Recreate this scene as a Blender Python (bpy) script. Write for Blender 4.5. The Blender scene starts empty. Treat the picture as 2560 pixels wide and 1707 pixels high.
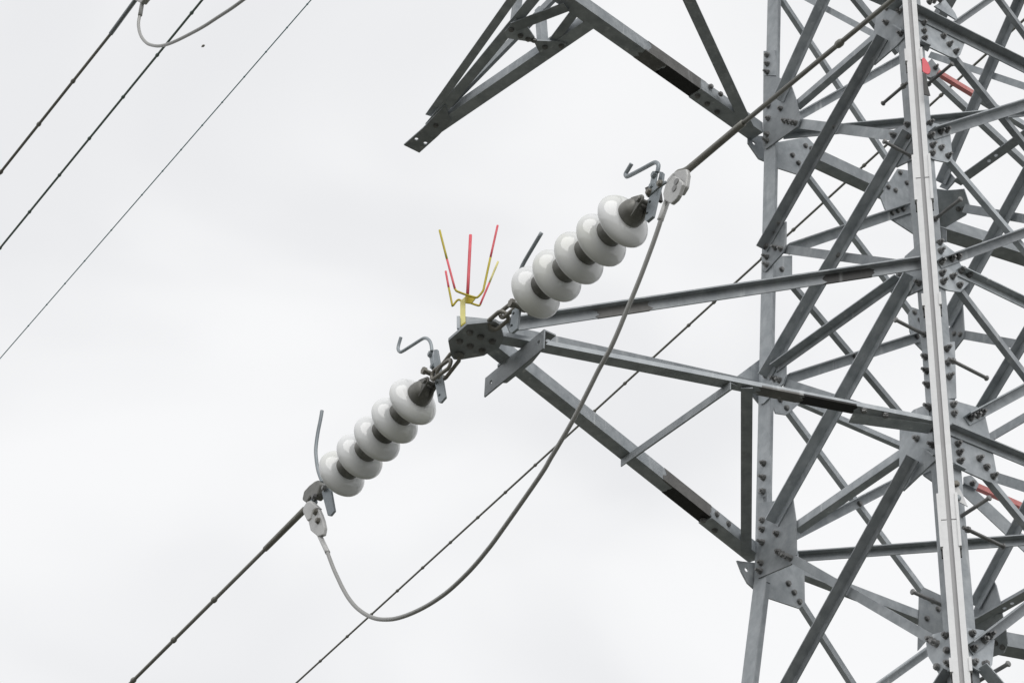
import bpy, bmesh, math, random
from mathutils import Vector as V, Matrix
random.seed(7)
SC = bpy.context.scene
# ------------------------------------------------------------------ camera
S = 0.91                                  # metres per unit of the surveyed tower
GZ = 1.7 + 6.31216 * S                    # height of the middle cross-arm above the ground
def M(x, y, z): return V((x * S, y * S, z * S + GZ))
CAM = M(-0.01509, -10.22828, -6.31216)
RT = V((0.98077272, 0.19031351, 0.04319308)); UP = V((0.07977335, -0.59296256, 0.80126875)); FW = V((-0.17810415, 0.78241688, 0.59674345))
F = 5789.39                               # focal length in photograph pixels (2560 wide)
cd = bpy.data.cameras.new('camera'); cam = bpy.data.objects.new('camera', cd); SC.collection.objects.link(cam)
cd.sensor_width = 36; cd.lens = F / 2560 * 36; cd.clip_start = .1; cd.clip_end = 20000
m = Matrix((RT, UP, -FW)).transposed().to_4x4(); m.translation = CAM; cam.matrix_world = m
SC.camera = cam
# ------------------------------------------------------------------ world, sun, exposure
SUN_EL, SUN_AZ = math.radians(44), math.radians(157)     # azimuth from +y clockwise
w = bpy.data.worlds.new('World'); SC.world = w; w.use_nodes = True
nt = w.node_tree; N = nt.nodes; Lk = nt.links; N.clear()
wo = N.new('ShaderNodeOutputWorld'); bg = N.new('ShaderNodeBackground'); bg.inputs['Strength'].default_value = 0.1
sky = N.new('ShaderNodeTexSky'); sky.sky_type = 'NISHITA'; sky.sun_disc = False
sky.sun_elevation = SUN_EL; sky.sun_rotation = SUN_AZ; sky.air_density = 1; sky.dust_density = 3
tc = N.new('ShaderNodeTexCoord'); mp = N.new('ShaderNodeMapping'); mp.inputs['Scale'].default_value = (1, 1, 1.6)
n1 = N.new('ShaderNodeTexNoise'); n1.inputs['Scale'].default_value = 5.5; n1.inputs['Detail'].default_value = 3; n1.inputs['Roughness'].default_value = .42; n1.inputs['Distortion'].default_value = .5
cr = N.new('ShaderNodeValToRGB'); cr.color_ramp.interpolation = 'EASE'
cr.color_ramp.elements[0].position = .28; cr.color_ramp.elements[0].color = (.855, .86, .876, 1)
cr.color_ramp.elements[1].position = .7; cr.color_ramp.elements[1].color = (.975, .978, .985, 1)
sc_ = N.new('ShaderNodeVectorMath'); sc_.operation = 'SCALE'; sc_.inputs['Scale'].default_value = 10.0
mx = N.new('ShaderNodeMix'); mx.data_type = 'RGBA'; mx.inputs[0].default_value = .96
Lk.new(tc.outputs['Generated'], mp.inputs['Vector']); Lk.new(mp.outputs['Vector'], n1.inputs['Vector']); Lk.new(n1.outputs['Fac'], cr.inputs['Fac'])
Lk.new(cr.outputs['Color'], sc_.inputs[0]); Lk.new(sky.outputs['Color'], mx.inputs[6]); Lk.new(sc_.outputs[0], mx.inputs[7])
Lk.new(mx.outputs[2], bg.inputs['Color']); Lk.new(bg.outputs[0], wo.inputs['Surface'])
sd = bpy.data.lights.new('sun', 'SUN'); sd.energy = 1.5; sd.angle = math.radians(50); sd.color = (1, .985, .965)
so = bpy.data.objects.new('sun', sd); SC.collection.objects.link(so); so.location = (10, -10, 30)
sv = V((math.sin(SUN_AZ) * math.cos(SUN_EL), math.cos(SUN_AZ) * math.cos(SUN_EL), math.sin(SUN_EL)))
so.rotation_euler = sv.to_track_quat('Z', 'Y').to_euler()
SC.view_settings.view_transform = 'Standard'; SC.view_settings.look = 'None'; SC.view_settings.exposure = 0; SC.view_settings.gamma = 1
# ------------------------------------------------------------------ materials
def newmat(name):
    mt = bpy.data.materials.new(name); mt.use_nodes = True
    return mt, mt.node_tree.nodes, mt.node_tree.links, mt.node_tree.nodes['Principled BSDF']
def steel(name, c0, c1, rough=.5, metal=.25, rnd=.25, streak=.5, spec=.5):
    mt, n, l, b = newmat(name)
    tc = n.new('ShaderNodeTexCoord'); oi = n.new('ShaderNodeObjectInfo')
    a = n.new('ShaderNodeTexNoise'); a.inputs['Scale'].default_value = 14; a.inputs['Detail'].default_value = 5; a.inputs['Roughness'].default_value = .65
    l.new(tc.outputs['Object'], a.inputs['Vector'])
    mpg = n.new('ShaderNodeMapping'); mpg.inputs['Scale'].default_value = (26, 26, 1.6); l.new(tc.outputs['Object'], mpg.inputs['Vector'])
    s = n.new('ShaderNodeTexNoise'); s.inputs['Scale'].default_value = 1; s.inputs['Detail'].default_value = 3; l.new(mpg.outputs[0], s.inputs['Vector'])
    r = n.new('ShaderNodeValToRGB'); r.color_ramp.elements[0].position = .32; r.color_ramp.elements[0].color = (*c0, 1)
    r.color_ramp.elements[1].position = .72; r.color_ramp.elements[1].color = (*c1, 1); l.new(a.outputs['Fac'], r.inputs['Fac'])
    sr = n.new('ShaderNodeValToRGB'); sr.color_ramp.elements[0].position = .60; sr.color_ramp.elements[0].color = (0, 0, 0, 1)
    sr.color_ramp.elements[1].position = .74; sr.color_ramp.elements[1].color = (streak, streak, streak, 1); l.new(s.outputs['Fac'], sr.inputs['Fac'])
    lo = n.new('ShaderNodeTexNoise'); lo.inputs['Scale'].default_value = 2.3; l.new(tc.outputs['Object'], lo.inputs['Vector'])
    lr = n.new('ShaderNodeValToRGB'); lr.color_ramp.elements[0].position = .46; lr.color_ramp.elements[1].position = .6; l.new(lo.outputs['Fac'], lr.inputs['Fac'])
    mu = n.new('ShaderNodeMath'); mu.operation = 'MULTIPLY'; l.new(sr.outputs['Color'], mu.inputs[0]); l.new(lr.outputs['Color'], mu.inputs[1])
    mix = n.new('ShaderNodeMix'); mix.data_type = 'RGBA'; l.new(mu.outputs[0], mix.inputs[0]); l.new(r.outputs['Color'], mix.inputs[6])
    mix.inputs[7].default_value = (.62, .64, .65, 1)
    hs = n.new('ShaderNodeHueSaturation'); mr = n.new('ShaderNodeMapRange'); mr.inputs['To Min'].default_value = 1 - rnd; mr.inputs['To Max'].default_value = 1 + rnd
    l.new(oi.outputs['Random'], mr.inputs['Value']); l.new(mr.outputs[0], hs.inputs['Value']); l.new(mix.outputs[2], hs.inputs['Color'])
    l.new(hs.outputs[0], b.inputs['Base Color'])
    rr = n.new('ShaderNodeMapRange'); rr.inputs['To Min'].default_value = rough - .12; rr.inputs['To Max'].default_value = rough + .15
    l.new(a.outputs['Fac'], rr.inputs['Value']); l.new(rr.outputs[0], b.inputs['Roughness'])
    b.inputs['Metallic'].default_value = metal; b.inputs['Specular IOR Level'].default_value = spec
    bp = n.new('ShaderNodeBump'); bp.inputs['Strength'].default_value = .12; bp.inputs['Distance'].default_value = .004
    l.new(a.outputs['Fac'], bp.inputs['Height']); l.new(bp.outputs[0], b.inputs['Normal'])
    return mt
MT = {}
MT['steel'] = steel('galvanised_steel', (.275, .300, .320), (.450, .476, .496), rnd=.24, streak=.85)
MT['bolt'] = steel('bolt_steel', (.15, .15, .15), (.27, .27, .265), rough=.4, metal=.5, streak=0)
MT['alu'] = steel('aluminium_rail', (.60, .605, .61), (.72, .725, .73), rough=.5, metal=.1, rnd=.02, streak=.2)
MT['groove'] = steel('rail_web', (.36, .36, .365), (.44, .44, .445), rough=.5, metal=.3, rnd=.02, streak=0)
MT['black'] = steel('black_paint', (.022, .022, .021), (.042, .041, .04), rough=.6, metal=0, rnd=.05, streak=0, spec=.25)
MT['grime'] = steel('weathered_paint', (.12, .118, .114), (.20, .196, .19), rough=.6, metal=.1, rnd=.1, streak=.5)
MT['red'] = steel('red_paint', (.74, .25, .24), (.84, .34, .32), rough=.6, metal=0, rnd=.03, streak=.35)
MT['pink'] = steel('coral_red_paint', (.72, .10, .13), (.80, .13, .16), rough=.5, metal=0, rnd=.05, streak=0)
MT['yellow'] = steel('yellow_paint', (.46, .37, .02), (.56, .46, .035), rough=.5, metal=0, rnd=.05, streak=0)
MT['pale'] = steel('pale_yellow_paint', (.70, .64, .22), (.80, .74, .32), rough=.5, metal=0, rnd=.03, streak=.2)
MT['cap'] = steel('cap_iron', (.115, .114, .104), (.25, .248, .232), rough=.45, metal=.4, rnd=.2, streak=.1)
MT['hard'] = steel('hot_dip_fitting', (.22, .25, .27), (.33, .36, .38), rough=.42, metal=.3, rnd=.1, streak=.2)
MT['rusty'] = steel('weathered_fitting', (.17, .16, .14), (.29, .28, .25), rough=.5, metal=.4, rnd=.1, streak=0)
MT['clamp'] = steel('cast_aluminium', (.44, .44, .435), (.58, .58, .57), rough=.45, metal=.25, rnd=.04, streak=.2)
MT['tar'] = steel('tar_paint', (.028, .028, .028), (.055, .054, .052), rough=.55, metal=0, rnd=.05, streak=.3)
MT['sleeve'] = steel('compressed_sleeve', (.20, .195, .175), (.28, .275, .25), rough=.45, metal=.3, rnd=.05, streak=.1)
MT['dark'] = steel('dark_steel', (.03, .03, .03), (.06, .06, .06), rough=.5, metal=.1, rnd=.05, streak=0)
def wire_mat(name, c0, c1, scale):
    mt, n, l, b = newmat(name)
    tc = n.new('ShaderNodeTexCoord'); wv = n.new('ShaderNodeTexWave'); wv.bands_direction = 'DIAGONAL'; wv.inputs['Scale'].default_value = scale
    l.new(tc.outputs['Object'], wv.inputs['Vector'])
    r = n.new('ShaderNodeValToRGB'); r.color_ramp.elements[0].color = (*c0, 1); r.color_ramp.elements[1].color = (*c1, 1)
    l.new(wv.outputs['Fac'], r.inputs['Fac']); l.new(r.outputs[0], b.inputs['Base Color'])
    bp = n.new('ShaderNodeBump'); bp.inputs['Strength'].default_value = .05; bp.inputs['Distance'].default_value = .001
    l.new(wv.outputs['Fac'], bp.inputs['Height']); l.new(bp.outputs[0], b.inputs['Normal'])
    b.inputs['Metallic'].default_value = .4; b.inputs['Roughness'].default_value = .5
    return mt
MT['wire'] = wire_mat('stranded_conductor', (.23, .228, .21), (.26, .257, .236), 60)
MT['green_wire'] = wire_mat('greenish_conductor', (.15, .20, .185), (.19, .24, .22), 60)
MT['jump'] = wire_mat('jumper_conductor', (.33, .33, .32), (.37, .37, .36), 60)
MT['thin'] = wire_mat('ground_wire_steel', (.20, .33, .36), (.25, .38, .40), 80)
def porcelain():
    mt, n, l, b = newmat('porcelain_glaze')
    tc = n.new('ShaderNodeTexCoord'); a = n.new('ShaderNodeTexNoise'); a.inputs['Scale'].default_value = 9; a.inputs['Detail'].default_value = 5
    l.new(tc.outputs['Object'], a.inputs['Vector'])
    r = n.new('ShaderNodeValToRGB'); r.color_ramp.elements[0].position = .35; r.color_ramp.elements[0].color = (.70, .71, .715, 1)
    r.color_ramp.elements[1].position = .65; r.color_ramp.elements[1].color = (.77, .78, .785, 1); l.new(a.outputs['Fac'], r.inputs['Fac'])
    g = n.new('ShaderNodeTexNoise'); g.inputs['Scale'].default_value = 4; g.inputs['Detail'].default_value = 6; l.new(tc.outputs['Object'], g.inputs['Vector'])
    gr = n.new('ShaderNodeValToRGB'); gr.color_ramp.elements[0].position = .5; gr.color_ramp.elements[0].color = (0, 0, 0, 1); gr.color_ramp.elements[1].position = .75; gr.color_ramp.elements[1].color = (.4, .4, .4, 1)
    l.new(g.outputs['Fac'], gr.inputs['Fac'])
    mix = n.new('ShaderNodeMix'); mix.data_type = 'RGBA'; l.new(gr.outputs['Color'], mix.inputs[0]); l.new(r.outputs['Color'], mix.inputs[6]); mix.inputs[7].default_value = (.56, .57, .44, 1)
    l.new(mix.outputs[2], b.inputs['Base Color'])
    b.inputs['Roughness'].default_value = .05; b.inputs['Specular IOR Level'].default_value = .75
    bp = n.new('ShaderNodeBump'); bp.inputs['Strength'].default_value = .05; bp.inputs['Distance'].default_value = .006
    l.new(a.outputs['Fac'], bp.inputs['Height']); l.new(bp.outputs[0], b.inputs['Normal'])
    return mt
MT['porc'] = porcelain()
def ground_mat():
    mt, n, l, b = newmat('grass_ground')
    tc = n.new('ShaderNodeTexCoord'); a = n.new('ShaderNodeTexNoise'); a.inputs['Scale'].default_value = .6; a.inputs['Detail'].default_value = 10
    l.new(tc.outputs['Object'], a.inputs['Vector'])
    r = n.new('ShaderNodeValToRGB'); r.color_ramp.elements[0].position = .35; r.color_ramp.elements[0].color = (.058, .060, .046, 1)
    r.color_ramp.elements[1].position = .7; r.color_ramp.elements[1].color = (.122, .12, .098, 1); l.new(a.outputs['Fac'], r.inputs['Fac'])
    l.new(r.outputs[0], b.inputs['Base Color']); b.inputs['Roughness'].default_value = .9
    return mt
MT['ground'] = ground_mat()
# ------------------------------------------------------------------ object helpers
def link(name, bm, mat, parent=None, smooth=False, bevel=0):
    root = parent
    while root and root.parent: root = root.parent
    off = V(root.location) if root else V((0, 0, 0))
    bmesh.ops.recalc_face_normals(bm, faces=bm.faces)
    for v in bm.verts: v.co -= off
    me = bpy.data.meshes.new(name); bm.to_mesh(me); bm.free()
    o = bpy.data.objects.new(name, me); SC.collection.objects.link(o)
    me.materials.append(MT[mat])
    if parent: o.parent = parent
    if smooth:
        for p in me.polygons: p.use_smooth = True
    if bevel:
        md = o.modifiers.new('bevel', 'BEVEL'); md.width = bevel; md.segments = 2; md.limit_method = 'ANGLE'
    return o
def thing(name, loc, label, cat, group=None):
    o = bpy.data.objects.new(name, None); SC.collection.objects.link(o); o.location = loc; o.empty_display_size = .1
    o['label'] = label; o['category'] = cat
    if group: o['group'] = group
    return o
def ray(x, y): return FW + RT * ((x - 1280) / F) - UP * ((y - 853.5) / F)
def proj(P):
    d = P - CAM; z = d.dot(FW); return V((1280 + F * d.dot(RT) / z, 853.5 - F * d.dot(UP) / z))
class Plane:
    def __init__(s, P, n): s.P = P; s.n = n.normalized()
    def at(s, x, y, off=0):
        d = ray(x, y); return CAM + d * ((s.P + s.n * off - CAM).dot(s.n) / d.dot(s.n))
ZO = {1: 0, 2: 420, 3: 830, 4: 1240}
def zp(z, x, y): return V((1860 + .29787 * x, ZO[z] + .29787 * y))
# ------------------------------------------------------------------ shapes
def hexa(bm, lo, hi):
    a = [bm.verts.new(p) for p in lo]; b = [bm.verts.new(p) for p in hi]; n = len(a)
    bm.faces.new(a); bm.faces.new(b[::-1])
    for i in range(n): bm.faces.new((a[i], b[i], b[(i + 1) % n], a[(i + 1) % n]))
def angle(bm, P0, P1, d1, d2, w1, w2, t):
    ax = (P1 - P0).normalized()
    d1 = (d1 - ax * d1.dot(ax)).normalized(); d2 = (d2 - ax * d2.dot(ax)); d2 = (d2 - d1 * d2.dot(d1)).normalized()
    s = [(0, 0), (w1, 0), (w1, t), (t, t), (t, w2), (0, w2)]
    hexa(bm, [P0 + d1 * u + d2 * v for u, v in s], [P1 + d1 * u + d2 * v for u, v in s])
def box(bm, P0, P1, u, wu, v, wv):                 # bar from P0 to P1, centred
    s = [(-.5, -.5), (.5, -.5), (.5, .5), (-.5, .5)]
    hexa(bm, [P0 + u * (a * wu) + v * (b * wv) for a, b in s], [P1 + u * (a * wu) + v * (b * wv) for a, b in s])
def slab(bm, pts, n, t): hexa(bm, pts, [p + n * t for p in pts])
def tube(bm, pts, r, seg=12, closed=False):
    n = len(pts); rs = r if isinstance(r, (list, tuple)) else [r] * n
    T = []
    for i in range(n):
        a = pts[(i - 1) % n] if (closed or i > 0) else pts[i]; b = pts[(i + 1) % n] if (closed or i < n - 1) else pts[i]
        T.append((b - a).normalized())
    u = T[0].orthogonal().normalized(); rings = []
    for i in range(n):
        u = (u - T[i] * u.dot(T[i])).normalized(); v = T[i].cross(u)
        rings.append([bm.verts.new(pts[i] + (u * math.cos(2 * math.pi * k / seg) + v * math.sin(2 * math.pi * k / seg)) * rs[i]) for k in range(seg)])
    for i in range(n if closed else n - 1):
        A, B = rings[i], rings[(i + 1) % n]; sh = 0
        if closed and i == n - 1: sh = min(range(seg), key=lambda s: sum((A[k].co - B[(k + s) % seg].co).length for k in range(seg)))
        for k in range(seg): bm.faces.new((A[k], A[(k + 1) % seg], B[(k + 1 + sh) % seg], B[(k + sh) % seg]))
    if not closed: bm.faces.new(rings[0][::-1]); bm.faces.new(rings[-1])
def smooth_path(pts, k=6):                          # Catmull-Rom
    out = []
    for i in range(len(pts) - 1):
        p0 = pts[max(i - 1, 0)]; p1 = pts[i]; p2 = pts[i + 1]; p3 = pts[min(i + 2, len(pts) - 1)]
        for j in range(k):
            t = j / k
            out.append(.5 * ((2 * p1) + (p2 - p0) * t + (2 * p0 - 5 * p1 + 4 * p2 - p3) * t * t + (3 * p1 - p0 - 3 * p2 + p3) * t ** 3))
    out.append(pts[-1]); return out
def lathe(bm, prof, P, ax, seg=48):
    ax = ax.normalized(); u = ax.orthogonal().normalized(); v = ax.cross(u); rings = []
    for a, r in prof:
        if r < 1e-5: rings.append([bm.verts.new(P + ax * a)])
        else: rings.append([bm.verts.new(P + ax * a + (u * math.cos(2 * math.pi * k / seg) + v * math.sin(2 * math.pi * k / seg)) * r) for k in range(seg)])
    for A, B in zip(rings, rings[1:]):
        for k in range(seg):
            if len(A) == 1 and len(B) == 1: continue
            if len(A) == 1: bm.faces.new((A[0], B[k], B[(k + 1) % seg]))
            elif len(B) == 1: bm.faces.new((A[k], A[(k + 1) % seg], B[0]))
            else: bm.faces.new((A[k], A[(k + 1) % seg], B[(k + 1) % seg], B[k]))
def prism(bm, P, ax, r, h, seg=6, rot=0):
    ax = ax.normalized(); u = ax.orthogonal().normalized(); v = ax.cross(u)
    lo = [P + (u * math.cos(rot + 2 * math.pi * k / seg) + v * math.sin(rot + 2 * math.pi * k / seg)) * r for k in range(seg)]
    hexa(bm, lo, [p + ax * h for p in lo])
def punch(o, holes):                                # drill real holes: (point, axis, radius)
    bm = bmesh.new()
    for P, ax, r in holes: prism(bm, P - ax * .03, ax, r, .06, 14)
    c = link('hole_cutter', bm, 'dark'); root = o.parent
    while root and root.parent: root = root.parent
    if root:
        for v in c.data.vertices: v.co -= V(root.location)
    md = o.modifiers.new('holes', 'BOOLEAN'); md.object = c; md.solver = 'EXACT'
    o.modifiers.move(len(o.modifiers) - 1, 0)
    dg = bpy.context.evaluated_depsgraph_get(); vis = [m_ for m_ in o.modifiers if m_.name != 'holes']
    for m_ in vis: m_.show_viewport = False
    c.matrix_world = o.matrix_world.copy() if not root else Matrix.Translation(root.location)
    dg.update(); me = bpy.data.meshes.new_from_object(o.evaluated_get(dg)); old = o.data
    o.modifiers.remove(md); o.data = me; me.name = old.name
    for m_ in vis: m_.show_viewport = True
    bpy.data.objects.remove(c)
# ------------------------------------------------------------------ tower frame of reference
Z = [4.13830, 2.89871, 1.96874, 1.08733, 0.0]; TAP = .0390447; WAIST = -.15; TAP2 = .128
DIR = {'A': V((-1, 0, 0)), 'B': V((0, -1, 0)), 'C': V((1, 0, 0)), 'D': V((0, 1, 0))}
def hw(z): return 1 - TAP * z if z > WAIST else 1 - TAP * WAIST + TAP2 * (WAIST - z)
def leg(L, z): p = DIR[L] * hw(z); return M(p.x, p.y, z)
def legl(L, z):                                     # lower face, pivoting just above the waist
    p = DIR[L] * (1 - TAP * .1 + TAP2 * (.1 - z)); return M(p.x, p.y, z)
OUT = {f: (DIR[f[0]] + DIR[f[1]]).normalized() for f in ('AB', 'BC', 'CD', 'AD')}
FP = {}
for f in OUT:
    for nm, fn, z0, z1 in ((f, leg, 0, 3), (f + 'l', legl, -1, 0)):
        a, b, c = fn(f[0], z0), fn(f[1], z0), fn(f[0], z1); n = (b - a).cross(c - a).normalized()
        if n.dot(OUT[f]) < 0: n = -n
        FP[nm] = Plane(a, n)
nOUT = OUT['AB']; vL = OUT['BC']                    # cross-arm direction and line direction (towards the camera)
def ARM(al, ac, z): p = nOUT * al + vL * ac; return M(p.x, p.y, z)
FP['AC'] = Plane(M(0, 0, 0), V((0, -1, 0)))
FP['H1'] = Plane(M(0, 0, Z[1]), V((0, 0, 1))); FP['H4'] = Plane(M(0, 0, 0), V((0, 0, 1)))
T4, T1 = ARM(2.87, 0, 0), ARM(3.55, 0, Z[1]); T4r, T1r = ARM(-2.87, 0, 0), ARM(-3.55, 0, Z[1])
def pl3(a, b, c, hint):
    n = (b - a).cross(c - a).normalized(); return Plane(a, n if n.dot(hint) > 0 else -n)
FP['R4'] = pl3(leg('D', 0), leg('D', Z[3]), T4r, vL); FP['R1'] = pl3(leg('D', Z[1]), leg('D', Z[0]), T1r, vL)
for k, z in (('Dt1', Z[1]), ('Dt4', 0)): FP[k] = Plane(leg('D', z) + V((0, .01, 0)), V((.5, .5, .75)))
FP['LA'] = Plane(leg('A', 0), vL)                   # plates on leg A standing along the cross-arm
# ------------------------------------------------------------------ ground
bm = bmesh.new(); bmesh.ops.create_grid(bm, x_segments=1, y_segments=1, size=6000)
g = link('ground', bm, 'ground'); g['kind'] = 'structure'
# ------------------------------------------------------------------ the tower
TW = thing('transmission_tower', (0, 0, 0), 'grey galvanised steel lattice transmission tower with bolted gusset plates and pointed cross-arms', 'tower')
LEGS = {}
for L in 'ABCD':
    nb = {'A': ('B', 'D'), 'B': ('A', 'C'), 'C': ('B', 'D'), 'D': ('C', 'A')}[L]
    bm = bmesh.new()
    for z0, z1 in ((-8.18, WAIST), (WAIST, 10.7)):
        P0, P1 = leg(L, z0), leg(L, z1)
        angle(bm, P0, P1, leg(nb[0], z0) - P0, leg(nb[1], z0) - P0, .09, .09, .007)
    LEGS[L] = link('leg', bm, 'steel', TW)
def bar(name, face, e0, e1, W, lay, heel, t=.006, mat='steel', w2=None, parent=TW, zoom=True):
    """angle bar whose bolted flange lies on the face plane, laid along the surveyed line e0-e1 with apparent width W"""
    if zoom: e0, e1, W = zp(*e0), zp(*e1), W * .29787
    else: e0, e1 = V(e0), V(e1)
    pl = FP[face]; off = .0095 if lay == 'o' else -.0085
    d = (e1 - e0).normalized(); p = V((d.y, -d.x))
    if (p.y > 0) == (heel == 't'): p = -p
    mid = (e0 + e1) / 2; at = lambda q: pl.at(q.x, q.y, off)
    ax = (at(e1) - at(e0)).normalized(); mm = at(mid + p) - at(mid); mm -= ax * mm.dot(ax)
    k1 = 1 / mm.length; din = mm.normalized(); nd = pl.n if lay == 'o' else -pl.n
    k2 = (proj(at(mid) + nd * .05) - mid).dot(p) / .05
    q_ = 1.6 if (lay, heel) == ('o', 't') and face[:2] in ('AB', 'AD') and k2 > 0 else 1
    wd = W / (k1 + q_ * k2) if k2 > 0 else W / k1
    hp = W / 2 - (q_ * k2 * wd if k2 > 0 else 0)
    wd = min(max(wd, .03), .12)
    P0, P1 = at(e0 + p * hp), at(e1 + p * hp)
    if face in ('BC', 'BCl', 'CD'):                 # stop at the far right leg
        fn = legl if face == 'BCl' else leg; o_ = 'B' if face[0] == 'B' else 'D'
        def beyond(P):
            z = (P.z - GZ) / S; c = fn('C', z); d_ = (c - fn(o_, z)).normalized(); return (P - c).dot(d_) + .03
        b0, b1 = beyond(P0), beyond(P1)
        if b1 > 0 > b0: P1 = P0.lerp(P1, -b0 / (b1 - b0))
        elif b0 > 0 > b1: P0 = P1.lerp(P0, -b1 / (b0 - b1))
    bm = bmesh.new(); angle(bm, P0, P1, -din, nd, wd, w2 or min(wd * q_, .075), t)
    return link(name, bm, mat, parent)
DB, HB = 'diagonal_brace', 'horizontal_brace'
BARS = [
 (HB, 'AB', (1, 430, 905), (1, 1100, 329), 88, 'i', 'b'), (DB, 'AB', (1, 430, 1035), (1, 1300, 1141), 86, 'i', 't'),
 (DB, 'AB', (1, 1160, 315), (1, 150, 2085), 112, 'o', 't'), (DB, 'AB', (2, 335, 681), (2, 1400, 820), 78, 'i', 't'),
 (DB, 'AB', (2, 1378, -300), (2, 170, 1745), 120, 'o', 't'), (HB, 'AB', (2, 1318, 915), (2, 270, 1662), 95, 'o', 't'),
 (DB, 'AB', (2, 1398, 900), (4, 235, 215), 132, 'o', 't'), (DB, 'AB', (3, 345, 426), (3, 1380, 756), 76, 'i', 't'),
 (HB, 'AB', (3, 1330, 1036), (3, 420, 1664), 112, 'i', 'b'), (DB, 'ABl', (4, 1415, -320), (4, 60, 2130), 126, 'o', 't'),
 (DB, 'ABl', (4, 400, 520), (4, 1640, 1235), 84, 'i', 't'),
 (DB, 'BC', (1, 1745, 468), (1, 2900, 1890), 76, 'i', 'b'), (DB, 'BC', (1, 1555, 1130), (1, 2760, 755), 104, 'o', 't'),
 (DB, 'BC', (2, 1700, -80), (2, 3000, 1450), 62, 'i', 'b'), (DB, 'BC', (2, 1622, 807), (2, 2960, 325), 88, 'o', 't'),
 (DB, 'BC', (2, 1800, 1022), (3, 3150, 1400), 78, 'i', 'b'), (DB, 'BC', (3, 1858, 745), (3, 3160, 45), 92, 'o', 't'),
 (DB, 'BCl', (3, 2030, 1215), (3, 3400, 2880), 74, 'i', 'b'), (DB, 'BCl', (4, 1888, 1292), (4, 3440, 110), 92, 'o', 't'),
 (HB, 'BC', (2, 1785, 850), (2, 3170, 1520), 100, 'o', 't'), (HB, 'BC', (1, 1380, 62), (1, 2740, 745), 122, 'o', 't'),
 (HB, 'BC', (3, 1700, 797), (3, 3440, 1520), 108, 'o', 't'),
 (DB, 'AD', (1, 200, -172), (1, 1250, 1406), 48, 'o', 'b'), (DB, 'AD', (1, 440, 988), (1, 1330, 488), 70, 'i', 't'),
 (HB, 'AD', (1, 570, 1318), (1, 1230, 1626), 168, 'o', 'b'), (DB, 'AD', (2, 520, 56), (2, 1460, 1290), 58, 'o', 'b'),
 (DB, 'AD', (2, 1385, 337), (2, 345, 690), 94, 'i', 't'), (DB, 'AD', (2, 350, 918), (2, 1640, 2455), 58, 'o', 'b'),
 (DB, 'AD', (3, 1465, 42), (3, 345, 402), 90, 'i', 't'), (HB, 'AD', (3, 440, 576), (3, 1640, 1095), 58, 'o', 'b'),
 (DB, 'AD', (3, 330, 613), (3, 1500, 2180), 50, 'o', 'b'), (DB, 'AD', (3, 1560, 1120), (3, 420, 1705), 84, 'i', 't'),
 (HB, 'AD', (4, 430, 620), (4, 1540, 1046), 122, 'o', 'b'), (DB, 'ADl', (4, 455, 868), (4, 1500, 2500), 54, 'o', 'b'),
 (DB, 'ADl', (4, 1540, 1300), (4, 0, 2400), 78, 'i', 't'),
 (DB, 'CD', (1, 3230, -2130), (1, 1648, 1537), 97, 'i', 't'), (DB, 'CD', (2, 2930, -950), (2, 1690, 1304), 120, 'i', 't'),
 (DB, 'CD', (3, 3140, -1250), (3, 1640, 1235), 115, 'i', 't'), (DB, 'CD', (4, 3420, -1850), (4, 1935, 915), 110, 'i', 't'),
 (HB, 'CD', (1, 1560, 461), (1, 2750, 857), 58, 'o', 't'), (DB, 'CD', (2, 1850, 340), (2, 2960, 529), 76, 'o', 't'),
 (DB, 'CD', (2, 1830, 1398), (2, 3160, 1630), 78, 'o', 't'), (HB, 'CD', (3, 1660, 1120), (3, 3150, 245), 66, 'o', 't'),
 (DB, 'CD', (3, 2080, 1210), (3, 3440, 1640), 92, 'o', 't'),
 (DB, 'AB', (1, 230, -170), (1, 1150, 320), 52, 'i', 't'), (DB, 'AB', (1, 1190, -1150), (1, 285, 845), 104, 'o', 't'),
 (DB, 'BC', (1, 1700, 252), (1, 2560, -350), 55, 'o', 't'), (DB, 'BC', (1, 1300, -1140), (1, 2480, 460), 66, 'i', 'b'),
 (HB, 'AC', (1, 330, 1127), (1, 2730, 900), 90, 'o', 't'), (HB, 'AC', (4, 460, 503), (4, 3400, 290), 98, 'o', 't'),
 (HB, 'H1', (2, 1800, 120), (2, 2700, -520), 72, 'o', 'b'), (HB, 'H4', (4, 1940, 1068), (4, 3440, 225), 70, 'o', 'b'),
]
for b in BARS:
    o = bar(*b); pl = FP[b[1]]
    if b[1] == 'H1': punch(o, [(pl.at(*zp(1, x, y), .01), pl.n, .0105) for x, y in ((2057, 1350), (2115, 1305))])
    if b[1] == 'H4': punch(o, [(pl.at(*zp(4, x, y), .01), pl.n, .0105) for x, y in ((2187, 938), (2250, 898))])
# braces of panels outside the picture, from the ground to the peak
def pbar(P0, P1, face, wd=.06, name=DB):
    n = OUT[face]; ax = (P1 - P0).normalized(); bm = bmesh.new()
    angle(bm, P0 + ax * .08 + n * .009, P1 - ax * .08 + n * .009, n.cross(ax), n, wd, wd, .006); link(name, bm, 'steel', TW)
lv = [-1.30, -2.75, -4.4, -6.2, -8.1]; hv = [10.5, 9.3, 8.1, 6.9, 5.8, 5.0, 4.138]
for f in OUT:
    a, b = f
    for z0, z1 in list(zip(lv, lv[1:])) + list(zip(hv, hv[1:])) :
        n2 = OUT[f]
        pbar(leg(a, z0), leg(b, z1), f); P0, P1 = leg(b, z0) - n2 * .022, leg(a, z1) - n2 * .022; pbar(P0, P1, f)
    for z in (5.8, 6.9, 9.3, -4.4): pbar(leg(a, z) - n2 * .04, leg(b, z) - n2 * .04, f, name=HB)
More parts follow.
